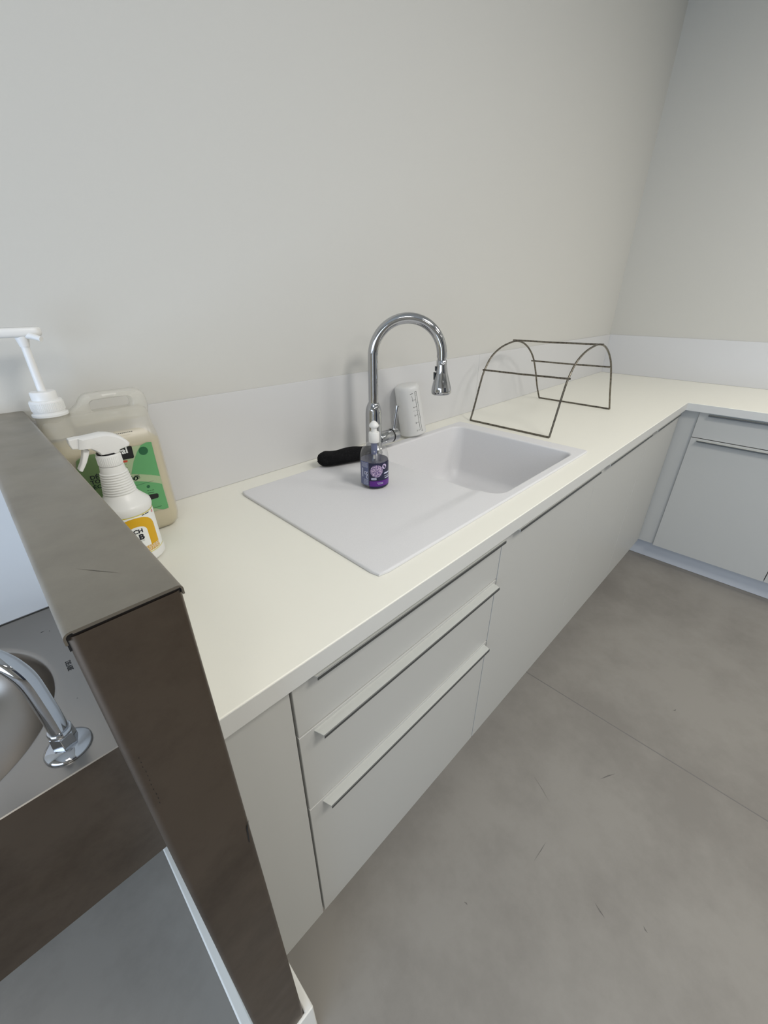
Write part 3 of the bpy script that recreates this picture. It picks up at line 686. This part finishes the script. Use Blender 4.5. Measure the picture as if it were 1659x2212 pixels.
# ------------------------------------------------------------------ white trigger spray bottle
VX, VY, VR = -.0515, -.205, .0425
vz = ZT+.0008
sv = thing('spray_bottle', 'white trigger spray bottle with yellow label beside the steel partition', 'spray bottle', (VX, VY, vz))
pr = [(.034, vz), (.0405, vz+.002), (.0435, vz+.006), (.0435, vz+.014), (.0422, vz+.018), (VR-.001, vz+.020), (VR-.001, vz+.100), (VR, vz+.103), (.0432, vz+.1065), (.0432, vz+.110), (.0424, vz+.1145), (.0400, vz+.1175), (.0345, vz+.1235), (.0285, vz+.1305), (.0262, vz+.1355)]
z = vz+.137
for i in range(9):
    rr = .0254-.0052*i/9; pr += [(rr-.0010, z), (rr+.0008, z+.0012), (rr+.0008, z+.0024), (rr-.0010, z+.0036)]; z += .0044
pr += [(.0196, z+.001), (.0190, z+.006), (.0185, z+.010), (.0172, z+.0105), (.012, z+.011)]
zc = z+.0115
vb = obj('bottle_body', lathe(pr, VX, VY, 64), M['whiteb'], sv, smooth=True, angle=35)
cb = lathe([(.0178, zc), (.0184, zc+.001), (.0182, zc+.018), (.0172, zc+.020), (.010, zc+.0205)], VX, VY, 48)
for i in range(40):
    a = 2*PI*i/40; c_, s_ = math.cos(a), math.sin(a); tube([(VX+.0183*c_, VY+.0183*s_, zc+.002), (VX+.0181*c_, VY+.0181*s_, zc+.017)], .0006, 4, cb)
obj('screw_collar', cb, M['white'], sv, smooth=True, angle=35)
def PV(y, *pts): return [(at(a*.2532, 680+b*.2532, 1, y).x, at(a*.2532, 680+b*.2532, 1, y).z) for a, b in pts]
hp_ = PV(VY, (645,1048),(740,1028),(850,1003),(910,1003),(970,1012),(1030,1035),(1075,1064),(1096,1085),(1092,1104),(1055,1120),(1015,1136),(1005,1165),(960,1182),(905,1196),(845,1190),(820,1168),(770,1142),(720,1128),(690,1136),(650,1140))
bm = bmesh.new()
# soft-sided head: three outlines, the outer ones shrunk towards the middle line
cxh = sum(p[0] for p in hp_)/len(hp_); czh = sum(p[1] for p in hp_)/len(hp_)
def sect(y, s_): return [(cxh+(x-cxh)*s_, y, czh+(z_-czh)*s_) for x, z_ in hp_]
loft([sect(VY-.0150, .70), sect(VY-.0145, .84), sect(VY-.0115, .95), sect(VY-.006, 1), sect(VY+.006, 1), sect(VY+.0115, .95), sect(VY+.0145, .84), sect(VY+.0150, .70)], bm)
hh_ = obj('spray_head', bm, M['white'], sv, smooth=True, angle=35)
nz = PV(VY, (570,1062),(640,1046),(705,1040),(705,1138),(605,1142),(592,1118),(578,1100))
obj('nozzle', prism(nz, 1, VY-.0085, VY+.0085), M['white'], hh_, bevel=.0015)
tg = PV(VY, (694,1135),(758,1150),(748,1200),(735,1250),(715,1298),(697,1336),(664,1322),(685,1270),(697,1215),(700,1170))
obj('trigger', prism(tg, 1, VY-.0075, VY+.0075), M['white'], hh_, bevel=.0015)
rbp = PV(VY-.0152, (790,1140),(800,1118),(840,1103),(905,1088))
obj('grip_rib', tube(smoothpath([(a, VY-.0142, b) for a, b in rbp], 4), .0009, 8), M['white'], hh_, smooth=True)
rbp = PV(VY-.0152, (800,1136),(850,1134),(915,1114))
obj('grip_rib', tube(smoothpath([(a, VY-.0142, b) for a, b in rbp], 4), .0009, 8), M['white'], hh_, smooth=True)
obj('dark_gap', lathe([(.0165, zc+.0195), (.0165, zc+.0225)], VX, VY, 32), M['black'], sv)
# wrapped label
def vdecal(name, bm, m, lift, par=None): return obj(name, wrap(bm, VX, VY, VR-.0008, lift), m, par or vl)
W_ = .052
vl = obj('label', wrap(poly([(-W_, vz+.0205), (W_*1.02, vz+.0205), (W_*1.02, vz+.0995), (-W_, vz+.0995)]), VX, VY, VR-.0008, .0003), M['paper_white'], sv)
def arc_shape(hw, zt, zb_, c=.0, n=16, rr=None):
    rr = rr or hw; o = [(c-hw, zb_)]
    o += [(c-hw*math.cos(PI*i/n), zt-rr+rr*math.sin(PI*i/n)) for i in range(n+1)]
    return o+[(c+hw, zb_)]
vdecal('yellow_arch', poly(arc_shape(.0345, vz+.0965, vz+.0245, -.001, rr=.026)), M['yellow'], .0005)
vdecal('label_window', poly(arc_shape(.0165, vz+.0795, vz+.0365, -.001, rr=.012)), M['paper_white'], .0007)
ln_ = [poly([(-W_, vz+.0990), (W_, vz+.0990), (W_, vz+.1002), (-W_, vz+.1002)]), poly([(-W_, vz+.0215), (W_, vz+.0215), (W_, vz+.0228), (-W_, vz+.0228)])]
for l_ in ln_: vdecal('label_line', l_, M['lemon'], .0006)
w1 = textbm('TECH', .0105, .0004, 1.05, 'RIGHT'); shift(w1, .0078, vz+.0668)
w2 = textbm('LAB', .0145, .0007, 1.05, 'RIGHT'); shift(w2, .0068, vz+.0535)
sq = [poly([(-.010+i*.0034, vz+.0500), (-.0085+i*.0034, vz+.0500), (-.0085+i*.0034, vz+.0512), (-.010+i*.0034, vz+.0512)]) for i in range(5)]
sq.append(poly([(.0135, vz+.0983), (.0185, vz+.0983), (.0185, vz+.0967), (.0135, vz+.0967)])); sq.append(poly([(.0200, vz+.0981), (.0285, vz+.0981), (.0285, vz+.0965), (.0200, vz+.0965)]))
for l_ in [w1, w2]+sq: vdecal('label_text', l_, M['ink'], .0010)
fn = []
random.seed(3)
for r_ in range(5):
    x = -.030
    while x < .030:
        w = .002+random.random()*.004; zz_ = vz+.0345-r_*.0020; fn.append(poly([(x, zz_), (x+w, zz_), (x+w, zz_+.0009), (x, zz_+.0009)])); x += w+.0012
vdecal('label_print', join(fn), M['paper_white'], .0009)
vdecal('recycling_mark', poly(circ(.0395, vz+.0945, .0030, 20)), M['pink'], .0009)
st = []
for (a, b, w, h_) in ((-.012, .0, .011, .0022), (.004, .0008, .0025, .0022), (.0075, .0008, .0016, .0022), (.010, .0012, .0060, .0018)):
    for kk in range(max(1, int(w/.0018))):
        st.append((a+kk*.0018, b, .0013, h_))
sbm = bmesh.new()
for a, b, w, h_ in st:      # dot-matrix date on the sloping shoulder
    vs = []
    for (dx, dz) in ((0,0), (w,0), (w,h_), (0,h_)):
        rr = .0425-(dz+b+.0020)*1.35; ang_ = (a+dx)/.036 - PI/2 + .0
        vs.append(sbm.verts.new((VX+rr*math.cos(ang_), VY+rr*math.sin(ang_), vz+.1165+(dz+b)*.95)))
    sbm.faces.new(vs)
obj('date_stamp', sbm, M['greyink'], vb)

# ------------------------------------------------------------------ steel wash basin left of the partition
ZD, BF, AB = .7491, -.4587, .4521
wx1, wx0 = HX0-.0015, -.690
wc, wr = (-.4415, -.2298), .1955
wb = thing('wash_basin', 'wall-hung stainless steel wash basin left of the partition', 'wash basin', ((wx0+wx1)/2, BF/2, AB))
lo = []
NBW = 200; cc = Vector(wc)
rect_pts = []; circ_pts = []
for i in range(NBW):
    a = 2*PI*i/NBW; d_ = Vector((math.cos(a), math.sin(a)))
    tt = min(((wx1 if d_.x > 0 else wx0)-cc.x)/d_.x if abs(d_.x) > 1e-9 else 1e9, ((-.004 if d_.y > 0 else BF)-cc.y)/d_.y if abs(d_.y) > 1e-9 else 1e9)
    rect_pts.append(cc+d_*tt); circ_pts.append(d_)
for qx, qy in ((wx0, BF), (wx0, -.004), (wx1, BF), (wx1, -.004)):
    k = min(range(NBW), key=lambda i: (rect_pts[i]-Vector((qx, qy))).length); rect_pts[k] = Vector((qx, qy))
lo.append([(p.x, p.y, ZD-.034) for p in rect_pts])
lo.append([(p.x, p.y, ZD-.0015) for p in rect_pts])
lo.append([(min(max(p.x, wx0+.0015), wx1-.0015), min(max(p.y, BF+.0015), -.0055), ZD) for p in rect_pts])
for t_ in (.25, .5, .75): lo.append([(min(max(p.x, wx0+.0015), wx1-.0015)*(1-t_)+(cc.x+d_.x*(wr+.008))*t_, min(max(p.y, BF+.0015), -.0055)*(1-t_)+(cc.y+d_.y*(wr+.008))*t_, ZD) for p, d_ in zip(rect_pts, circ_pts)])
for r_, z_ in ((wr+.008, ZD), (wr+.005, ZD-.0006), (wr+.002, ZD-.0030), (wr, ZD-.007)): lo.append([(cc.x+d_.x*r_, cc.y+d_.y*r_, z_) for d_ in circ_pts])
for i in range(1, 16):
    a = i/16*PI/2; lo.append([(cc.x+d_.x*wr*math.cos(a)**.85, cc.y+d_.y*wr*math.cos(a)**.85, ZD-.007-.135*math.sin(a)) for d_ in circ_pts])
bs = obj('basin', loft(lo, cap0=False), M['bowl'], wb, smooth=True, angle=40); bs.data.materials.append(M['steel_dark_refl'])
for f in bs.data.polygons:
    if f.normal.y < -.6 and f.area > 0 and f.center.z < ZD-AB-.001 and f.center.y < BF/2+.003: f.material_index = 1  # front lip takes the steel with dark reflection painted in
obj('apron', box(wx0, wx1, BF+.0008, BF+.0022, AB, ZD-.0345), M['steel_dark_refl'], wb)
obj('side_panel', box(wx0, wx0+.0015, BF+.0025, -.004, AB, ZD-.0345), M['steel_dark_refl'], wb)
tb = textbm('DELABIE', .0120, .0001, .66)
for v in tb.verts: v.co = Vector((-.2225+v.co.y, -.2120-v.co.x, ZD+.0004))
p = at(147, 1428, 2, ZD); q = at(140, 1426, 2, ZD)
obj('engraving', tb, M['steelink'], wb)
for (px, py, a, l_) in ((91,1365,.4,.006), (107,1363,1.6,.003), (167,1508,.2,.002)):
    p = at(px, py, 2, ZD+.0003); d_ = Vector((math.cos(a), math.sin(a), 0)); n_ = Vector((-d_.y, d_.x, 0))
    sc_ = bmesh.new(); sc_.faces.new([sc_.verts.new(p+d_*l_/2*sx_+n_*.0007*sy__) for sx_, sy__ in ((-1,-.2),(.6,-1),(1,.3),(-.5,1))]); obj('scratch', sc_, M['steelink'], wb)
# its tap
TX, TY = -.2534, -.4070
tp = thing('basin_tap', 'curved chrome spout tap on the corner of the steel wash basin', 'tap', (TX, TY, ZD+.0003))
obj('flange', lathe([(.0300, ZD+.0004), (.0305, ZD+.0022), (.0285, ZD+.0050), (.0225, ZD+.0085), (.0150, ZD+.0110), (.0100, ZD+.0116)], TX, TY, 64), M['chrome'], tp, smooth=True, angle=60)
hx = [(TX+.0170*math.cos(PI/3*i+.3), TY+.0170*math.sin(PI/3*i+.3)) for i in range(6)]
hx2 = [(TX+.0158*math.cos(PI/3*i+.3), TY+.0158*math.sin(PI/3*i+.3)) for i in range(6)]
obj('hex_nut', loft([[(x, y, ZD+.0108) for x, y in hx], [(x, y, ZD+.034) for x, y in hx2]]), M['chrome'], tp, bevel=.0008)
obj('collar', lathe([(.0142, ZD+.033), (.0150, ZD+.035), (.0150, ZD+.0405), (.0140, ZD+.042), (.0105, ZD+.0425)], TX, TY, 40), M['chrome'], tp, smooth=True, angle=40)
tpth = [(TX, TY, ZD+.040), (TX, TY, ZD+.065), (-.2540, -.4072, ZD+.095), (-.2562, -.4050, ZD+.140), (-.2625, -.3990, ZD+.164), (-.2725, -.3890, ZD+.180), (-.290, -.3715, ZD+.194), (-.312, -.3495, ZD+.200), (-.334, -.3275, ZD+.194), (-.350, -.3115, ZD+.178), (-.357, -.3045, ZD+.158)]
obj('spout', tube(smoothpath(tpth, 8), .0120, 28), M['chrome'], tp, smooth=True, angle=60)

# ------------------------------------------------------------------ light
def area(name, loc, rot, sx, sy, power, col):
    l = bpy.data.lights.new(name, 'AREA'); l.shape = 'RECTANGLE'; l.size = sx; l.size_y = sy; l.energy = power; l.color = col
    o = bpy.data.objects.new(name, l); C.objects.link(o); o.location = loc; o.rotation_euler = rot; return o
WARM = (1, .962, .895)
for i, (x, y, p) in enumerate(((-1.0,-1.95,8), (.7,-1.95,27), (2.1,-1.95,16), (-1.0,-3.9,9), (.7,-3.9,15), (2.1,-3.9,4))):
    area('ceiling_panel', (x, y, ZC-.012), (0,0,0), .6, .6, p, WARM)
area('daylight', (XW-.02, (wy0+wy1)/2, (wz0+wz1)/2), (0, -PI/2, 0), wz1-wz0-.1, wy1-wy0-.1, 44, (.63,.78,1.0))
w = bpy.data.worlds.new('world'); bpy.context.scene.world = w; w.use_nodes = True
w.node_tree.nodes['Background'].inputs[0].default_value = (.6,.72,.9,1); w.node_tree.nodes['Background'].inputs[1].default_value = .8

# ------------------------------------------------------------------ camera and view
cd = bpy.data.cameras.new('camera'); co = bpy.data.objects.new('camera', cd); C.objects.link(co)
m3 = Matrix((RT, UP, -FW)).transposed(); m4 = m3.to_4x4(); m4.translation = CAM; co.matrix_world = m4
cd.sensor_fit = 'HORIZONTAL'; cd.sensor_width = 36; cd.lens = 36*FPX/1659; cd.clip_start = .01; cd.clip_end = 50
S = bpy.context.scene; S.camera = co
vs_ = S.view_settings; vs_.view_transform = 'Standard'; vs_.look = 'None'; vs_.gamma = 1; vs_.exposure = 0.07; vs_.use_curve_mapping = False
